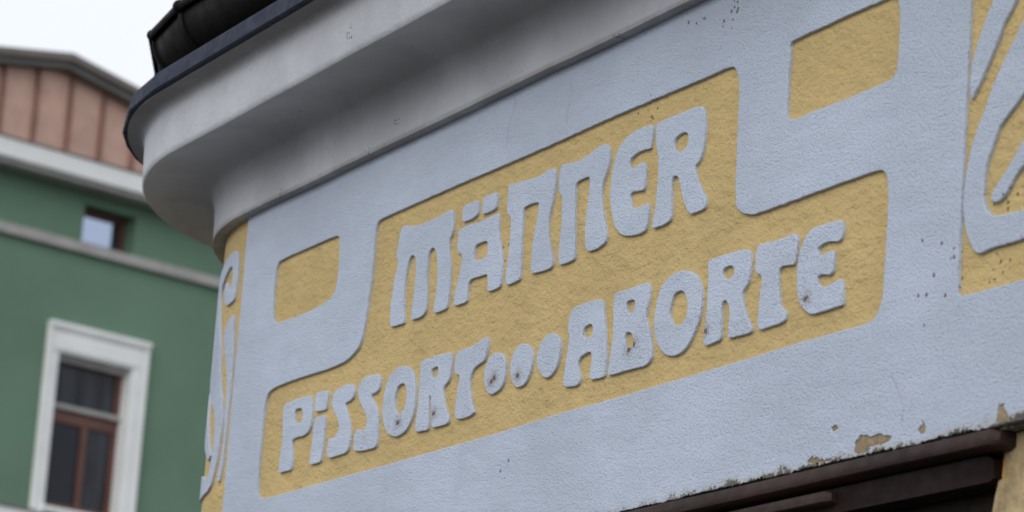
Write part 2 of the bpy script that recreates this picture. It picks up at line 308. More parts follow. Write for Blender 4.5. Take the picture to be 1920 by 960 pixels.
def mat_cornice():
    t = NT('cornice_limewash')
    X, Y, Z = t.xyz()
    base = (0.56, 0.58, 0.625)
    col = t.mix(t.step(t.noise(3.0, 5, 0.6), 0.35, 0.7), tuple(c * 0.84 for c in base), tuple(c * 1.06 for c in base))
    run = t.noise(16, 4, 0.6, stretch=(1, 1, 0.12))
    col = t.mix(t.step(run, 0.5, 0.75, 0, 0.16), col, (0.36, 0.34, 0.32))
    # painted shade: band under the sheet-metal edge, and underside of the little step
    edge_shade = t.math('MULTIPLY', t.step(t.math('ADD', Z, t.math('MULTIPLY', t.math('SUBTRACT', t.noise(12, 5, 0.7), 0.5), 0.03)), 3.555, 3.59), 0.65)
    col = t.mix(edge_shade, col, (0.15, 0.145, 0.135))
    step_shade = t.math('MULTIPLY', t.step(Z, 3.366, 3.356), t.step(t.noise(14, 3, 0.6), 0.35, 0.6, 0.35, 0.55))
    col = t.mix(step_shade, col, (0.22, 0.20, 0.18))
    sp = t.spots([(-372, 3510, .55), (-492, 3388, .45), (-1040, 3358, .6), (-620, 3352, .5), (380, 3353, .5)], 0.04, 0.036)
    speck = t.dots(sp, 150, 0.34)
    col = t.mix(t.math('MULTIPLY', speck, 0.75), col, (0.05, 0.045, 0.04))
    pep = t.math('MULTIPLY', t.step(t.noise(150, 2, 0.5), 0.70, 0.73), t.step(t.noise(4, 2), 0.5, 0.6))
    col = t.mix(t.math('MULTIPLY', pep, 0.8), col, (0.10, 0.09, 0.08))
    nrm = t.bump(t.noise(9, 4, 0.5), 0.006)
    nrm = t.bump(t.noise(90, 5, 0.6), 0.0016, 1.0, nrm)
    return t.done(col, 0.9, nrm, 0.2)

def mat_glass(name, tint, rough, spec, metal=0.0):
    t = NT(name)
    v = t.noise(1.1, 3, 0.5)
    nrm = t.bump(v, 0.004)
    return t.done(tint, rough, nrm, spec, metal)

M = {}
M['white'] = mat_white('white_limewash')
M['letter'] = mat_white('letter_limewash', letters=True)
M['yellow'] = mat_yellow('ochre_render')
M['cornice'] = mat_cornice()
M['bare'] = mat_plain('bare_lime_plaster', (0.30, 0.235, 0.155), 0.95, var=0.25, scale=60, bump=0.002, bscale=220, spec=0.1)
M['jamb'] = mat_plain('weathered_jamb', (0.43, 0.33, 0.19), 0.95, var=0.3, scale=22, bump=0.008, bscale=30, dark=(0.13, 0.10, 0.075), spec=0.1)
M['jamb_edge'] = mat_plain('ochre_reveal', (0.50, 0.29, 0.07), 0.9, var=0.2, scale=14, bump=0.004, bscale=40, dark=(0.10, 0.06, 0.03), spec=0.1)
M['moss'] = mat_plain('black_moss', (0.011, 0.011, 0.007), 1.0, var=0.5, scale=60, spec=0.05, bump=0.003, bscale=200, dark=(0.045, 0.035, 0.02))
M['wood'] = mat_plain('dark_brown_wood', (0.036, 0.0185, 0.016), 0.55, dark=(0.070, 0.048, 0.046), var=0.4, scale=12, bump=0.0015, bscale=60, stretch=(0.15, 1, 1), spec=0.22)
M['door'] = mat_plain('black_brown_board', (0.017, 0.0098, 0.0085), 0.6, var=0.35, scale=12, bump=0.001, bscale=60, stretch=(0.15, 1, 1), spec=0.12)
M['zinc'] = mat_plain('blue_grey_zinc', (0.032, 0.038, 0.062), 0.65, metal=0.0, var=0.12, scale=14, dark=(0.022, 0.024, 0.034), spec=0.10, bump=0.001, bscale=30)
M['gutter'] = mat_plain('dark_brown_sheet', (0.010, 0.008, 0.0078), 0.6, var=0.08, scale=9, spec=0.07)
M['roof'] = mat_plain('roof_sheet', (0.05, 0.045, 0.045), 0.5, var=0.2, spec=0.4)
M['ground'] = mat_plain('granite_paving', (0.064, 0.058, 0.051), 0.9, var=0.2, scale=0.8, bump=0.01, bscale=8)
M['green'] = mat_plain('green_stucco', (0.138, 0.228, 0.165), 0.95, var=0.07, scale=1.1, bump=0.004, bscale=70, spec=0.15)
M['trim'] = mat_plain('white_trim', (0.78, 0.80, 0.80), 0.8, var=0.05, scale=3, spec=0.2)
M['grey_trim'] = mat_plain('grey_trim', (0.37, 0.365, 0.355), 0.85, var=0.10, scale=5, spec=0.2)
M['copper'] = mat_plain('copper_sheet', (0.51, 0.325, 0.26), 0.50, metal=0.15, var=0.14, scale=2.2, spec=0.5, bump=0.004, bscale=3, dark=(0.36, 0.25, 0.19))
M['seam'] = mat_plain('copper_seam', (0.23, 0.115, 0.095), 0.55, metal=0.1, var=0.15)
M['coping'] = mat_plain('brown_coping', (0.145, 0.125, 0.115), 0.55, var=0.12, scale=3)
M['coping_low'] = mat_plain('grey_coping', (0.17, 0.175, 0.165), 0.6, var=0.1, scale=3)
M['frame'] = mat_plain('red_brown_window_frame', (0.125, 0.052, 0.038), 0.5, var=0.15, scale=6)
M['pane'] = mat_glass('dark_pane', (0.016, 0.019, 0.028), 0.08, 0.22)
M['sky_pane'] = mat_glass('mirror_pane', (0.38, 0.44, 0.57), 0.03, 1.0, 1.0)
M['curtain_reflection_pane'] = mat_plain('curtain_reflection_pane', (0.025, 0.028, 0.036), 0.12, var=0.55, scale=5, stretch=(2.2, 1, 0.25), spec=0.22)  # curtain tone and soft reflections, both put into the colour as streaks
M['curtain'] = mat_plain('grey_curtain', (0.10, 0.11, 0.13), 0.9, var=0.2, stretch=(6, 1, 0.3))

# ---------------------------------------------------------------- mesh helpers
def obj(name, me, mat, parent=None, smooth=False):
    o = bpy.data.objects.new(name, me)
    scene.collection.objects.link(o)
    if mat is not None:
        me.materials.clear()
        me.materials.append(mat)
    o.parent = parent
    return o

def empty(name, loc=(0, 0, 0), rz=0.0):
    o = bpy.data.objects.new(name, None)
    scene.collection.objects.link(o)
    o.location = loc
    o.rotation_euler = (0, 0, rz)
    o.empty_display_size = 0.3
    return o

def mesh_from(verts, faces, name='mesh', smooth=None):
    me = bpy.data.meshes.new(name)
    me.from_pydata(verts, [], faces)
    me.validate()
    me.update()
    if smooth is not None:
        me.polygons.foreach_set('use_smooth', [True] * len(me.polygons))
        me.set_sharp_from_angle(angle=math.radians(smooth))
    return me

def boxes(lst, bevel=0.0, name='boxes'):
    """lst of (x0,x1,y0,y1,z0,z1) -> one mesh, edges softened"""
    bm = bmesh.new()
    for x0, x1, y0, y1, z0, z1 in lst:
        r = bmesh.ops.create_cube(bm, size=1.0)
        for v in r['verts']:
            v.co = Vector((x0 + (v.co.x + .5) * (x1 - x0), y0 + (v.co.y + .5) * (y1 - y0), z0 + (v.co.z + .5) * (z1 - z0)))
    if bevel:
        bmesh.ops.bevel(bm, geom=bm.edges[:], offset=bevel, segments=2, affect='EDGES', profile=0.5)
    me = bpy.data.meshes.new(name)
    bm.to_mesh(me)
    bm.free()
    return me

def chaikin(p, it=2):
    for _ in range(it):
        q = []
        for i in range(len(p)):
            a, b = p[i], p[(i + 1) % len(p)]
            q.append((a[0] * .78 + b[0] * .22, a[1] * .78 + b[1] * .22))
            q.append((a[0] * .22 + b[0] * .78, a[1] * .22 + b[1] * .78))
        p = q
    return p

def dense(p, step):
    q = []
    for i in range(len(p)):
        a, b = p[i], p[(i + 1) % len(p)]
        n = max(1, int(math.hypot(b[0] - a[0], b[1] - a[1]) / step))
        for k in range(n):
            q.append((a[0] + (b[0] - a[0]) * k / n, a[1] + (b[1] - a[1]) * k / n))
    return q

def hand(p, amp, freq):
    """the slightly unsteady edge of hand-cut plaster"""
    q = []
    for x, z in p:
        v = Vector((x * freq, 3.1, z * freq))
        w = Vector((x * freq * 3.3, 9.1, z * freq * 3.3))
        q.append((x + amp * (noise.noise(v) + .5 * noise.noise(w)), z + amp * (noise.noise(v + Vector((17, 5, 3))) + .5 * noise.noise(w + Vector((4, 8, 2))))))
    return q

def outline(mm, it=2, amp=0.0014, step=0.004):
    return hand(dense(chaikin([(x / 1000, z / 1000) for x, z in mm], it), step), amp, 55)

def clean(p, eps=0.0006):
    q = [p[0]]
    for a in p[1:]:
        if math.hypot(a[0] - q[-1][0], a[1] - q[-1][1]) > eps: q.append(a)
    return q

def relief(loops, back, front, bevel, name='relief', res=2, shrink=0.0):
    """extruded plaster shape: loops in (x, z), from depth y=back to y=front (front < back), rounded rim"""
    cu = bpy.data.curves.new('tmp', 'CURVE')
    cu.dimensions = '2D'
    cu.fill_mode = 'BOTH'
    th = (back - front) / 2
    cu.bevel_depth = bevel
    cu.bevel_resolution = res
    cu.extrude = max(0.0, th - bevel)
    cu.offset = -bevel - shrink
    for lp in loops:
        lp = clean(lp)
        s = cu.splines.new('POLY')
        s.points.add(len(lp) - 1)
        for pt, (x, z) in zip(s.points, lp): pt.co = (x, z, 0, 1)
        s.use_cyclic_u = True
    ob = bpy.data.objects.new('tmp', cu)
    scene.collection.objects.link(ob)
    dg = bpy.context.evaluated_depsgraph_get()
    me = bpy.data.meshes.new_from_object(ob.evaluated_get(dg))
    bpy.data.objects.remove(ob)
    bpy.data.curves.remove(cu)
    me.name = name
    mid = (back + front) / 2
    # curve (x, z, h) -> world (x, mid - h, z)
    me.transform(Matrix(((1, 0, 0, 0), (0, 0, -1, mid), (0, 1, 0, 0), (0, 0, 0, 1))))
    me.update()
    sm = [abs(p.normal.y) < 0.995 for p in me.polygons]
    me.polygons.foreach_set('use_smooth', sm)
    me.materials.clear()
    return me

# plan of the pavilion: rounded rectangle, front face y = 0 facing -y
RAD = 0.70
PX0, PX1, PY1 = -1.262, 2.50, 2.60          # straight front from PX0 to PX1, back straight starts at PY1
def corner_pts(cx, cy, a0, a1, n):
    return [(cx, cy, math.radians(a0 + (a1 - a0) * i / n)) for i in range(n + 1)]
def plan(n=24, breaks=None):
    """(cx, cy, angle) stations; position at offset d = (cx,cy) + (RAD+d)*(cos, sin)"""
    br = breaks or [90.0 * i / n for i in range(n + 1)]
    P = []
    for cx, cy, a in ((PX1, RAD, 0), (PX0, RAD, -90), (PX0, PY1, -180), (PX1, PY1, -270)):
        P += [(cx, cy, math.radians(a - b)) for b in br]
    # starts at the right end of the right side, runs front right corner -> front -> left corner ...
    return P
def at(st, d):
    cx, cy, a = st
    return (cx + (RAD + d) * math.cos(a), cy + (RAD + d) * math.sin(a))

def sweep(profile, stations, closed=True, close_profile=False, smooth=30, name='sweep', wob=0.0):
    V, Fc = [], []
    n = len(profile)
    for st in stations:
        for d, z in profile:
            x, y = at(st, d)
            V.append((x, y, z))
    ns = len(stations)
    for i in range(ns if closed else ns - 1):
        j = (i + 1) % ns
        for k in range(n if close_profile else n - 1):
            l = (k + 1) % n
            Fc.append((i * n + k, i * n + l, j * n + l, j * n + k))
    if not closed and close_profile:
        Fc.append(tuple(range(n)))
        Fc.append(tuple((ns - 1) * n + k for k in reversed(range(n))))
    me = mesh_from(V, Fc, name, smooth)
    bm = bmesh.new()
    bm.from_mesh(me)
    bmesh.ops.recalc_face_normals(bm, faces=bm.faces)
    bm.to_mesh(me)
    bm.free()
    return me

# ---------------------------------------------------------------- ground
me = mesh_from([(-400, -400, 0), (400, -400, 0), (400, 400, 0), (-400, 400, 0)], [(0, 1, 2, 3)], 'ground')
g = obj('ground', me, M['ground'])
g['kind'] = 'structure'

# ---------------------------------------------------------------- pavilion
pav = empty('toilet_pavilion', (0, 0, 0))
pav['label'] = 'white and ochre plastered toilet pavilion with rounded corner, deep cornice and raised lettering'
pav['category'] = 'pavilion'

DEEP = 0.0068                      # depth of the sunk ochre fields behind the white face
JX0, JX1 = -0.75, 1.478            # door beam pocket
# lower wall with the wide doorway left open, jamb recessed behind the frieze
st = plan(10)
front_right = (JX1, RAD, math.radians(-90))
front_left = (JX0, RAD, math.radians(-90))
n1 = 11                             # first corner stations (right front corner)
loop = [front_left] + st[n1:] + st[:n1] + [front_right]
me = sweep([(-0.30, 0.0), (-0.035, 0.0), (-0.035, 2.506), (-0.30, 2.506)], loop, closed=False, close_profile=True)
wall = obj('wall', me, M['jamb'], pav)
wall['label'] = 'weathered beige render jamb beside the dark door beam'
def jamb_piece(pts, back, front, bev, mat, name):
    obj(name, relief([hand(dense(pts, 0.012), 0.0030, 28)], back, front, bev), mat, wall)
jamb_piece([(1.444, 0.0), (1.481, 0.0), (1.481, 2.447), (1.462, 2.446), (1.452, 2.425), (1.446, 2.39)], 0.30, 0.0335, 0.008, M['jamb'], 'jamb_block')
jamb_piece([(1.430, 0.0), (1.456, 0.0), (1.456, 2.42), (1.446, 2.432), (1.435, 2.41)], 0.30, 0.046, 0.006, M['jamb_edge'], 'door_reveal')
jamb_piece([(1.466, 2.43), (1.482, 2.43), (1.482, 2.503), (1.470, 2.503)], 0.30, 0.037, 0.004, M['jamb_edge'], 'door_reveal')
# body of the frieze behind the white and ochre layers
me = sweep([(-0.30, 2.5075), (-0.0135, 2.5075), (-0.0135, 3.40), (-0.30, 3.40)], plan(24), close_profile=True)
frieze = obj('frieze', me, M['white'], pav)

# white face with its openings
def rect(x0, x1, z0, z1, step=0.006):
    return [(x0, z0), (x1, z0), (x1, z1), (x0, z1)]
bottom = []
x = PX0
while x < PX1:
    k = min(1, max(0, (x - 0.2) / 0.8))
    bottom.append((x, 2.5105 + k * 0.0035 * (noise.noise(Vector((x * 31, 0, 0))) + 0.7 * noise.noise(Vector((x * 97, 4, 0))))))
    x += 0.007
face_loop = bottom + [(PX1, 2.511), (PX1, 3.362)] + [(PX0, 3.362)]
left_edge = [(PX0 - 0.001 + 0.0015 * noise.noise(Vector((0, z * 22, 5))), z) for z in [3.35 - 0.012 * i for i in range(69)]]
face_loop = bottom[1:] + [(PX1, 2.511), (PX1, 3.362), (PX0, 3.362)] + left_edge
sign = outline(PANEL, 2, 0.0012, 0.006)
rl = outline(RECTL, 2, 0.0010, 0.006)
rr = outline(RECTR, 2, 0.0010, 0.006)
ORN = [(1405, 3217), (1397, 2712), (1420, 2709), (2160, 2709), (2175, 2722), (2175, 3205), (2160, 3217)]
ORN = [(1404, 3205), (1403, 3100), (1400, 2960), (1398, 2850), (1396, 2720), (1400, 2713), (1420, 2712), (1560, 2710), (2160, 2709), (2175, 2722), (2175, 3205), (2160, 3217), (1420, 3217), (1408, 3216)]
orn = outline(ORN, 1, 0.0016, 0.008)
chips = []
for c in (CHIP1, CHIP2, CHIP3, CHIP4, CHIP5):
    lp = [(x / 1000, max(z / 1000, 2.5150)) for x, z in c]
    chips.append(hand(dense(lp, 0.0035), 0.0036, 150))
me = relief([face_loop, sign, rl, rr, orn] + chips, 0.0130, 0.0, 0.0015)
obj('white_face', me, M['white'], pav)['label'] = 'smooth white raised plaster field framing the sunk ochre panels'
for lp in chips:
    me = relief([[(a, b) for a, b in lp]], 0.012, 0.0022, 0.0003, res=0)
    obj('bare_plaster_patch', me, M['bare'], pav)

def grow(mm, d):
    cx = sum(p[0] for p in mm) / len(mm); cz = sum(p[1] for p in mm) / len(mm)
    return mm
def slab(mm, name, parent, back=0.0150):
    """ochre field sunk behind the white face, a little larger than its opening"""
    cu = [(x / 1000, z / 1000) for x, z in mm]
    p = chaikin(cu, 1)
    n = len(p)
    area = sum(p[i][0] * p[(i + 1) % n][1] - p[(i + 1) % n][0] * p[i][1] for i in range(n))
    sgn = 1 if area > 0 else -1
    q = []
    for i in range(n):
        a, b = p[i - 1], p[(i + 1) % n]
        tx, tz = b[0] - a[0], b[1] - a[1]
        L = math.hypot(tx, tz) or 1
        q.append((p[i][0] + sgn * tz / L * 0.007, p[i][1] - sgn * tx / L * 0.007))
    return obj(name, relief([q], back, DEEP, 0.0004, res=0), M['yellow'], parent)
panel = slab(PANEL, 'sign_panel', pav)
panel['label'] = 'large stepped ochre sign panel with two lines of white lettering'
slab(RECTL, 'ochre_field', pav)
slab(RECTR, 'ochre_field', pav)
ornp = slab(ORN, 'ornament_panel', pav)
ornp['label'] = 'ochre panel with sweeping white leaf relief at the right'

for name, loops in LETTERS:
    ls = [outline(l, 2, 0.0005, 0.004) for l in loops]
    obj(name, relief(ls, DEEP + 0.003, 0.0006, 0.0013, shrink=0.0008), M['letter'], panel)

leaf2 = [(1640, 3195), (1590, 3150)] + LEAF2_LEFT + LEAF2_FOOT + [(1700, 2771), (1850, 2785), (1930, 2830), (1940, 2880), (1900, 2850), (1800, 2822), (1700, 2813)] + LEAF2_BOWL + LEAF2_RIGHT + [(1620, 3040), (1690, 3120), (1720, 3190)]
leaf1 = LEAF1[:-2] + [(1540, 3160), (1570, 3195), (1500, 3200), (1482, 3175)]
leaf3 = [(1640, 3010)] + LEAF3 + [(1600, 2915), (1670, 3000), (1680, 3040)]
for lf in (leaf1, leaf2, leaf3):
    obj('leaf_relief', relief([outline(lf, 2, 0.0012, 0.005)], DEEP + 0.003, 0.0, 0.0021), M['white'], ornp)

# rounded corner: ochre field and its scroll, bent onto the corner
def bend(me, cuts=0.012):
    bm = bmesh.new()
    bm.from_mesh(me)
    xs = [v.co.x for v in bm.verts]
    x = min(xs) + cuts
    while x < max(xs):
        bmesh.ops.bisect_plane(bm, geom=bm.verts[:] + bm.edges[:] + bm.faces[:], plane_co=(x, 0, 0), plane_no=(1, 0, 0))
        x += cuts
    for v in bm.verts:
        th = v.co.x / RAD
        r = RAD - v.co.y
        v.co = Vector((PX0 - r * math.sin(th), RAD - r * math.cos(th), v.co.z))
    bmesh.ops.recalc_face_normals(bm, faces=bm.faces)
    bm.to_mesh(me)
    bm.free()
    return me
arc = RAD * math.pi / 2
me = bend(relief([[(0.0, 2.515), (arc, 2.515), (arc, 3.36), (0.0, 3.36)]], 0.0150, DEEP, 0.0004, res=0))
cpan = obj('corner_panel', me, M['yellow'], pav)
cpan['label'] = 'ochre strip round the corner with white scroll and leaf relief'
SCROLL = [(225, 3275), (195, 3280), (166, 3285), (129, 3293), (86, 3299), (54, 3296), (39, 3286), (31, 3263), (29, 3234), (31, 3205), (35, 3183), (46, 3174), (70, 3172), (98, 3174), (118, 3183), (130, 3199), (129, 3218), (126, 3234), (107, 3236), (95, 3218), (86, 3211), (75, 3217), (68, 3232), (69, 3248), (76, 3258), (97, 3259), (126, 3250), (152, 3239), (174, 3227), (182, 3206), (168, 3174), (142, 3136), (124, 3107), (111, 3078), (102, 3049), (87, 3012), (68, 2974), (55, 2955), (44, 2926), (44, 2895), (50, 2862), (57, 2829), (71, 2804), (86, 2776), (122, 2764), (204, 2762), (268, 2764), (340, 2775), (340, 2835), (268, 2829), (190, 2815), (157, 2804), (124, 2807), (99, 2859), (103, 2901), (116, 2937), (162, 2966), (204, 2993), (260, 3030), (310, 3090), (315, 3180), (280, 3245)]
LEAFA = [(35, 3151), (28, 3141), (25, 3114), (16, 3087), (10, 3045), (9, 3013), (9, 2999), (10, 2965), (12, 2914), (12, 2887), (14, 2850), (16, 2814), (28, 2776), (37, 2774), (48, 2777), (44, 2800), (36, 2826), (29, 2856), (28, 2890), (37, 2925), (37, 2952), (39, 2980), (45, 3012), (67, 3048), (80, 3073), (92, 3101), (93, 3123), (80, 3134), (57, 3146)]
LEAFB = [(300, 3030), (268, 3005), (230, 2965), (173, 2909), (131, 2861), (118, 2848), (145, 2835), (172, 2850), (240, 2885), (300, 2930), (330, 2990)]
for s in (SCROLL, LEAFA, LEAFB):
    me = bend(relief([outline([(x + 9, z) for x, z in s], 2, 0.0012, 0.005)], DEEP + 0.003, 0.0008, 0.0019, shrink=0.0030), 0.015)
    me.polygons.foreach_set('use_smooth', [True] * len(me.polygons))
    me.set_sharp_from_angle(angle=math.radians(35))
    obj('scroll_relief' if s is SCROLL else 'leaf_relief', me, M['white'], cpan)

# cornice: small step, cavetto, fascia turning out under the sheet-metal edge
prof = [(-0.05, 3.353), (0.000, 3.3530), (0.0215, 3.3530), (0.0222, 3.3538), (0.0222, 3.368), (0.0225, 3.385), (0.0232, 3.405), (0.0250, 3.430),
        (0.0295, 3.450), (0.0375, 3.468), (0.050, 3.482), (0.070, 3.490), (0.095, 3.4925), (0.120, 3.490), (0.145, 3.484), (0.165, 3.476), (0.180, 3.4685), (0.188, 3.4660),
        (0.1915, 3.470), (0.192, 3.480), (0.193, 3.515), (0.1945, 3.556)]
for i in range(1, 7):
    th = math.radians(90 * i / 6)
    prof.append((0.2165 - 0.022 * math.cos(th), 3.562 + 0.022 * math.sin(th)))
prof += [(0.235, 3.5870), (0.236, 3.60), (-0.05, 3.60)]
arcfine = plan(40)
# extra stations along the front so that the hand-run plaster can waver a little
front_st = []
for i, s in enumerate(arcfine):
    front_st.append(s)
    if i == 40:
        for k in range(1, 60):
            front_st.append((PX1 + (PX0 - PX1) * k / 60, RAD, math.radians(-90)))
me = sweep(prof, front_st, closed=True, smooth=40)
for v in me.vertices:
    w = noise.noise(v.co * 4.0) * 0.0016 + noise.noise(v.co * 13.0) * 0.0007
    v.co.z += w
me.update()
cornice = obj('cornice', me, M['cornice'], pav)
cornice['label'] = 'white cove cornice sweeping round the corner'

# faceted sheet-metal edge on the cornice
br = [0, 11, 23, 30, 36, 46, 57, 68, 79, 90]
fl = [(0.222, 3.5925), (0.2440, 3.5900), (0.2475, 3.5935), (0.2465, 3.605), (0.2440, 3.628), (0.2400, 3.6335), (0.232, 3.636), (-0.02, 3.690)]
me = sweep(fl, plan(breaks=br), closed=True, smooth=20)
drip = obj('drip_edge', me, M['zinc'], pav)
drip['label'] = 'blue-grey sheet-metal edge along the top of the cornice'
# attic behind the gutter and low hipped roof
me = sweep([(-0.02, 3.60), (-0.02, 3.80)], plan(10))
obj('attic_band', me, M['roof'], pav)
V, Fc = [], []
ps = plan(8)
for s in ps: V.append((*at(s, 0.06), 3.80))
for s in ps:
    x, y = at(s, 0.0)
    V.append((0.6 + (x - 0.6) * 0.25, 1.65 + (y - 1.65) * 0.12, 4.20))
n = len(ps)
Fc = [(i, (i + 1) % n, n + (i + 1) % n, n + i) for i in range(n)] + [tuple(range(n, 2 * n))]
obj('roof', mesh_from(V, Fc, 'roof', 20), M['roof'], pav)

# half-round gutter with rolled bead and mitred corners
gb = [0, 15, 35, 55, 75, 90]
GZ, GD, GR = 3.782, 0.112, 0.088
gp = []
for i in range(13):                                    # bead
    th = math.radians(-60 + 300 * i / 12)
    gp.append((GD + GR + 0.004 + 0.0115 * math.cos(th), GZ + 0.008 + 0.0115 * math.sin(th)))
for i in range(0, 19):
    th = math.radians(-10 - 170 * i / 18)
    gp.append((GD + GR * math.cos(th), GZ + GR * math.sin(th)))
gp += [(GD - GR, GZ + 0.03)]
gutter = obj('gutter', sweep(gp, plan(breaks=gb), closed=True, smooth=32), M['gutter'], pav)
gutter['label'] = 'dark brown half-round gutter above the cornice'
def strap(angle_deg, wid, parent, th=0.004, name='gutter_joint'):
    a = math.radians(-90 - angle_deg)
    rr_ = []
    for i in range(0, 19):
        t_ = math.radians(0 - 180 * i / 18)
        rr_.append((GD + (GR + th) * math.cos(t_), GZ + (GR + th) * math.sin(t_)))
    for i in range(18, -1, -1):
        t_ = math.radians(0 - 180 * i / 18)
        rr_.append((GD + (GR - 0.002) * math.cos(t_), GZ + (GR - 0.002) * math.sin(t_)))
    sts = [(PX0, RAD, a + wid), (PX0, RAD, a - wid)]
    return obj(name, sweep(rr_, sts, closed=False, close_profile=True, smooth=32), M['gutter'], parent)
for b in (0, 15, 35):
    strap(b, 0.007 if b else 0.011, gutter)
    bm = bmesh.new()
    bmesh.ops.create_icosphere(bm, subdivisions=3, radius=0.0165 if b == 0 else 0.0135)
    x, y = at((PX0, RAD, math.radians(-90 - b)), GD + GR + 0.004)
    for v in bm.verts:
        v.co = Vector((v.co.x * 1.15 + x, v.co.y + y, v.co.z * 0.95 + GZ + 0.009))
    me = bpy.data.meshes.new('bead_cap')
    bm.to_mesh(me); bm.free()
    me.polygons.foreach_set('use_smooth', [True] * len(me.polygons))
    obj('bead_cap', me, M['gutter'], gutter)

# door beam: roll moulding, boards, leaf
beam = empty('door_beam', (0, 0, 0)); beam.parent = pav
beam['label'] = 'dark brown wooden door beam with rounded top moulding'
def xbar(profile_yz, x0, x1, name, parent, nseg=40, amp=0.0012, mat='wood'):
    V, Fc = [], []
    n = len(profile_yz)
    zm = sum(p[1] for p in profile_yz) / n
    for i in range(nseg + 1):
        x = x0 + (x1 - x0) * i / (nseg - 1) * 0.9955 if i < nseg else x1
        for y, z in profile_yz:
            w = amp * noise.noise(Vector((x * 3.0, y * 20, z * 20)))
            if i == nseg: y, z = y + (0.03 - y) * 0.35, z + (zm - z) * 0.3
            V.append((x, y + w, z + w))
    for i in range(nseg):
        for k in range(n):
            l = (k + 1) % n
            Fc.append((i * n + k, (i + 1) * n + k, (i + 1) * n + l, i * n + l))
    Fc.append(tuple(range(n)))
    Fc.append(tuple(nseg * n + k for k in reversed(range(n))))
    me = mesh_from(V, Fc, name, 35)
    bm = bmesh.new(); bm.from_mesh(me)
    bmesh.ops.recalc_face_normals(bm, faces=bm.faces)
    bm.to_mesh(me); bm.free()
    return obj(name, me, M[mat], parent)
def roll_prof(yc, zc, ry, rz, back):
    p = [(back, zc + rz)]
    for i in range(0, 13):
        th = math.radians(90 + 180 * i / 12)
        p.append((yc + ry * math.cos(th), zc + rz * math.sin(th)))
    p.append((back, zc - rz))
    return p
xbar([(0.06, 2.5085), (0.000, 2.5085), (-0.0035, 2.5070), (-0.005, 2.504), (-0.006, 2.492), (-0.004, 2.4865), (0.003, 2.4825), (0.06, 2.482)], JX0, 1.503, 'top_moulding', beam)
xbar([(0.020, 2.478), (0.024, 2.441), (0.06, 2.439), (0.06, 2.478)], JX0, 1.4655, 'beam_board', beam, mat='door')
xbar([(0.06, 2.474), (0.008, 2.474), (0.004, 2.472), (0.003, 2.466), (0.004, 2.457), (0.010, 2.453), (0.06, 2.452)], JX0, 1.075, 'lower_moulding', beam)
xbar([(0.075, 2.445), (0.075, 0.02), (0.12, 0.02), (0.12, 2.445)], JX0, 1.442, 'door_leaf', beam, nseg=6, mat='door')

# moss and soot packed into the joint above the beam
bm = bmesh.new()
for i in range(900):
    x = 0.35 + 1.17 * random.random() ** 0.8
    k = min(1, (x - 0.3) / 0.6)
    if noise.noise(Vector((x * 9, 2, 0))) < -0.10 * k: continue
    r = bmesh.ops.create_icosphere(bm, subdivisions=1, radius=1.0)
    s = random.uniform(0.0007, 0.0023) * (0.5 + 0.6 * k)
    cz = 2.5095 + abs(random.gauss(0, 0.0026)) * k * (0.4 + 1.2 * abs(noise.noise(Vector((x * 23, 7, 0)))))
    for v in r['verts']:
        v.co = Vector((x + v.co.x * s * random.uniform(1.0, 2.4), -0.0005 + v.co.y * s * 0.8, cz + v.co.z * s * random.uniform(.6, 1.1)))
me = bpy.data.meshes.new('moss'); bm.to_mesh(me); bm.free()
mo = obj('moss', me, M['moss'], pav)
mo['kind'] = 'stuff'

# hairline cracks in the white face
def crack(mm, wid):
    pts = hand(dense([(x / 1000, z / 1000) for x, z in mm], 0.006)[:-max(1, int(math.hypot(mm[0][0] - mm[-1][0], mm[0][1] - mm[-1][1]) / 6))], 0.003, 60)
    V, Fc = [], []
    for i, (x, z) in enumerate(pts):
        w = wid * (0.35 + 0.65 * abs(noise.noise(Vector((x * 60, z * 60, 0)))) * 1.6)
        V += [(x - w, -0.00025, z), (x + w, -0.00025, z)]
    for i in range(len(pts) - 1):
        Fc.append((2 * i, 2 * i + 1, 2 * i + 3, 2 * i + 2))
    obj('hairline_crack', mesh_from(V, Fc), M['bare'], pav)
crack([(-40, 3348), (-28, 3327), (-50, 3290), (-54, 3240)], 0.0006)
crack([(180, 3327), (188, 3300), (176, 3262), (182, 3236)], 0.0005)
crack([(1240, 2625), (1253, 2604), (1275, 2573), (1270, 2541)], 0.0006)

# ---------------------------------------------------------------- green house behind
house = empty('green_house', (-22.28163, 7.32820, 0.0), math.radians(180 - 27.12 - 48))
house['label'] = 'blurred green stucco house with copper clad gable behind the pavilion'
house['category'] = 'house'
S0, S1 = -7.0, 5.0
def holed(x0, x1, z0, z1, holes, y0, y1):
    xs = sorted({x0, x1, *[h[0] for h in holes], *[h[1] for h in holes]})
    zs = sorted({z0, z1, *[h[2] for h in holes], *[h[3] for h in holes]})
    out = []
    for i in range(len(xs) - 1):
        run = None
        for k in range(len(zs) - 1):
            cx, cz = (xs[i] + xs[i + 1]) / 2, (zs[k] + zs[k + 1]) / 2
            if any(h[0] < cx < h[1] and h[2] < cz < h[3] for h in holes):
                if run: out.append((xs[i], xs[i + 1], y0, y1, run[0], run[1])); run = None
            else:
                run = (run[0] if run else zs[k], zs[k + 1])
        if run: out.append((xs[i], xs[i + 1], y0, y1, run[0], run[1]))
    return boxes(out)
W1 = (-0.445, 0.36, 6.12, 7.49)
W2 = (-0.30, 0.275, 8.535, 8.89)
hw = obj('wall', holed(S0, S1, 0.0, 9.28, [W1, W2], 0.0, 0.40), M['green'], house)
obj('back_wall', boxes([(S0, S1, 7.0, 7.3, 0, 9.28), (S0, S0 + .3, 0.42, 6.98, 0, 9.28), (S1 - .3, S1, 0.42, 6.98, 0, 9.28)]), M['green'], house)
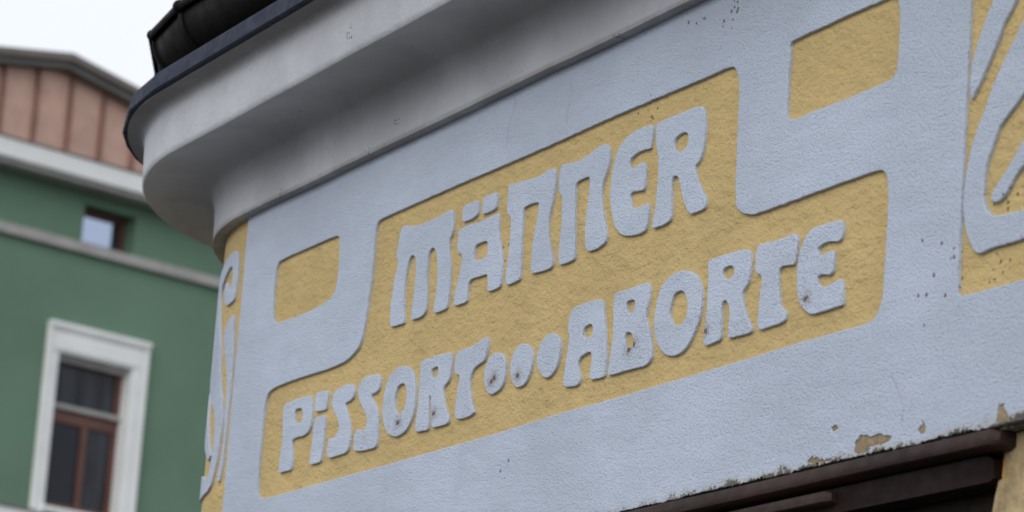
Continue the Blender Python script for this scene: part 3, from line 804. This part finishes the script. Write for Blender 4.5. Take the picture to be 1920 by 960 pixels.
# eaves cornice and string courses
eaves = obj('eaves_cornice', boxes([(S0 - .2, S1 + .2, -0.26, 0.02, 9.045, 9.215)], 0.006), M['trim'], house)
obj('eaves_flashing', boxes([(S0 - .22, S1 + .22, -0.275, 0.03, 9.217, 9.228)]), M['coping'], eaves)
obj('eaves_soffit', boxes([(S0 - .15, S1 + .15, -0.225, -0.003, 9.000, 9.043)], 0.006), M['grey_trim'], house)  # grey colour carries the shadow band below the eaves
obj('string_course', boxes([(S0, S1, -0.055, -0.002, 8.430, 8.500), (S0, S1, -0.035, -0.002, 8.5005, 8.53)], 0.008), M['grey_trim'], house)
low = obj('string_course', boxes([(S0, -0.60, -0.13, -0.002, 5.80, 6.030), (-0.60, S1, -0.11, -0.002, 5.80, 5.99)], 0.006), M['trim'], house)
obj('course_strip', boxes([(S0, -0.60, -0.145, -0.002, 6.032, 6.052)]), M['coping'], low)  # thin dark strip along the top of the course
# copper gable
APX, APZ, SL = -0.69, 10.05, 0.18
def top(s): return APZ - SL * abs(s - APX)
gab = obj('gable_backing', relief([[(-4.2, 9.20), (2.8, 9.20), (2.8, top(2.8) - .01), (APX, APZ - .01), (-4.2, top(-4.2) - .01)]], 0.30, 0.05, 0.001, res=0), M['seam'], house)
edges = [-1.285 + 0.363 * k for k in range(-8, 12)]
for a, b in zip(edges[:-1], edges[1:]):
    pts = [(a + .012, 9.205), (b - .012, 9.205), (b - .012, top(b - .012))]
    if a < APX < b: pts.append((APX, APZ))
    pts.append((a + .012, top(a + .012)))
    p = obj('copper_panel', relief([pts], 0.048, 0.030, 0.002, res=1), M['copper'], gab)
    obj('standing_seam', boxes([(b - .011, b + .011, -0.012, 0.048, 9.205, top(b) - 0.002)], 0.003), M['seam'], p)
def ridge_bar(y0, y1, za, zb, name, mat, parent):
    V = []
    for s in (-4.35, APX, 2.97):
        for y, z in ((y0, za), (y0, zb), (y1, zb), (y1, za)):
            V.append((s, y, top(s) + z))
    Fc = []
    for i in range(2):
        for k in range(4):
            Fc.append((i * 4 + k, i * 4 + (k + 1) % 4, i * 4 + 4 + (k + 1) % 4, i * 4 + 4 + k))
    Fc += [(0, 1, 2, 3), (11, 10, 9, 8)]
    me = mesh_from(V, Fc, name)
    bm = bmesh.new(); bm.from_mesh(me)
    bmesh.ops.bevel(bm, geom=bm.edges[:], offset=0.008, segments=2, affect='EDGES', profile=0.5)
    bmesh.ops.recalc_face_normals(bm, faces=bm.faces)
    bm.to_mesh(me); bm.free()
    return obj(name, me, mat, parent)
cop = ridge_bar(-0.16, 0.35, 0.050, 0.130, 'gable_coping', M['coping'], house)
ridge_bar(-0.11, 0.34, -0.005, 0.048, 'coping_moulding', M['coping_low'], cop)
# roof slopes running back from the gable
V = [(-4.35, 0.36, top(-4.35) + .09), (APX, 0.36, top(APX) + .09), (2.97, 0.36, top(2.97) + .09), (-4.35, 7.2, top(-4.35) + .09), (APX, 7.2, top(APX) + .09), (2.97, 7.2, top(2.97) + .09)]
obj('roof', mesh_from(V, [(0, 1, 4, 3), (1, 2, 5, 4)]), M['roof'], house)

# large window with white surround
def frame_boxes(x0, x1, z0, z1, w, y0, y1):
    return [(x0, x0 + w, y0, y1, z0, z1), (x1 - w, x1, y0, y1, z0, z1), (x0 + w, x1 - w, y0, y1, z1 - w, z1), (x0 + w, x1 - w, y0, y1, z0, z0 + w)]
WL, WR = W1[0], W1[1]
OL, OR_ = -0.570, 0.520
surr = obj('window_surround', boxes([(OL, WL, -0.05, -0.002, 6.05, 7.49), (WR, OR_, -0.05, -0.002, 6.05, 7.49), (OL, OR_, -0.05, -0.002, 7.492, 7.755)], 0.006), M['trim'], house)
obj('hood_moulding', boxes([(OL - .012, OR_ + .012, -0.078, -0.052, 7.715, 7.762), (OL - .005, OR_ + .005, -0.068, -0.052, 7.690, 7.7135)], 0.006), M['trim'], surr)
obj('surround_fillet', boxes([(WL - .06, WR + .06, -0.062, -0.052, 7.515, 7.645), (OL - .004, OL + .032, -0.066, -0.0515, 6.06, 7.688), (OR_ - .032, OR_ + .004, -0.066, -0.0515, 6.06, 7.688), (WR + .055, WR + .07, -0.060, -0.0515, 6.06, 7.500)], 0.004), M['trim'], surr)
obj('reveal', boxes([(WL, WL + .005, 0.001, 0.085, 6.13, 7.485), (WR - .005, WR - .0005, 0.001, 0.085, 6.13, 7.485), (WL, WR, 0.001, 0.085, 7.486, 7.4895)]), M['trim'], surr)
obj('window_sill', boxes([(WL - .03, WR + .03, -0.08, 0.085, 6.075, 6.118)], 0.006), M['trim'], surr)
win = obj('window', boxes(frame_boxes(WL + .006, WR - .006, 6.122, 7.484, 0.055, 0.080, 0.14) + [(WL + .062, WR - .062, 0.083, 0.137, 6.90, 7.010), (-0.035, 0.025, 0.077, 0.137, 6.178, 6.899)], 0.006), M['frame'], house)
obj('transom_bar', boxes([(WL + .008, WR - .008, 0.045, 0.079, 7.018, 7.060)], 0.006), M['grey_trim'], win)
for x0, x1, z0, z1 in ((WL + .062, -0.036, 6.178, 6.899), (0.026, WR - .062, 6.178, 6.899), (WL + .062, WR - .062, 7.062, 7.428)):
    obj('pane', boxes([(x0, x1, 0.105, 0.113, z0, z1)]), M['curtain_reflection_pane'] if x0 > 0 or z0 > 7 else M['pane'], win)
obj('roller_box', boxes([(WL + .006, WR - .006, 0.03, 0.079, 7.435, 7.484)], 0.006), M['grey_trim'], win)
obj('room', boxes([(WL, WR, 0.30, 0.33, 6.12, 7.49)]), M['curtain'], win)
# small attic window
sw = obj('window', boxes(frame_boxes(W2[0] + .001, W2[1] - .001, W2[2] + .001, W2[3] - .001, 0.055, 0.16, 0.22), 0.005), M['frame'], house)
obj('pane', boxes([(W2[0] + .056, W2[1] - .095, 0.188, 0.196, W2[2] + .056, W2[3] - .056)]), M['sky_pane'], sw)
obj('sash_edge', boxes([(W2[1] - .0945, W2[1] - .0565, 0.186, 0.196, W2[2] + .056, W2[3] - .056)]), M['pane'], sw)
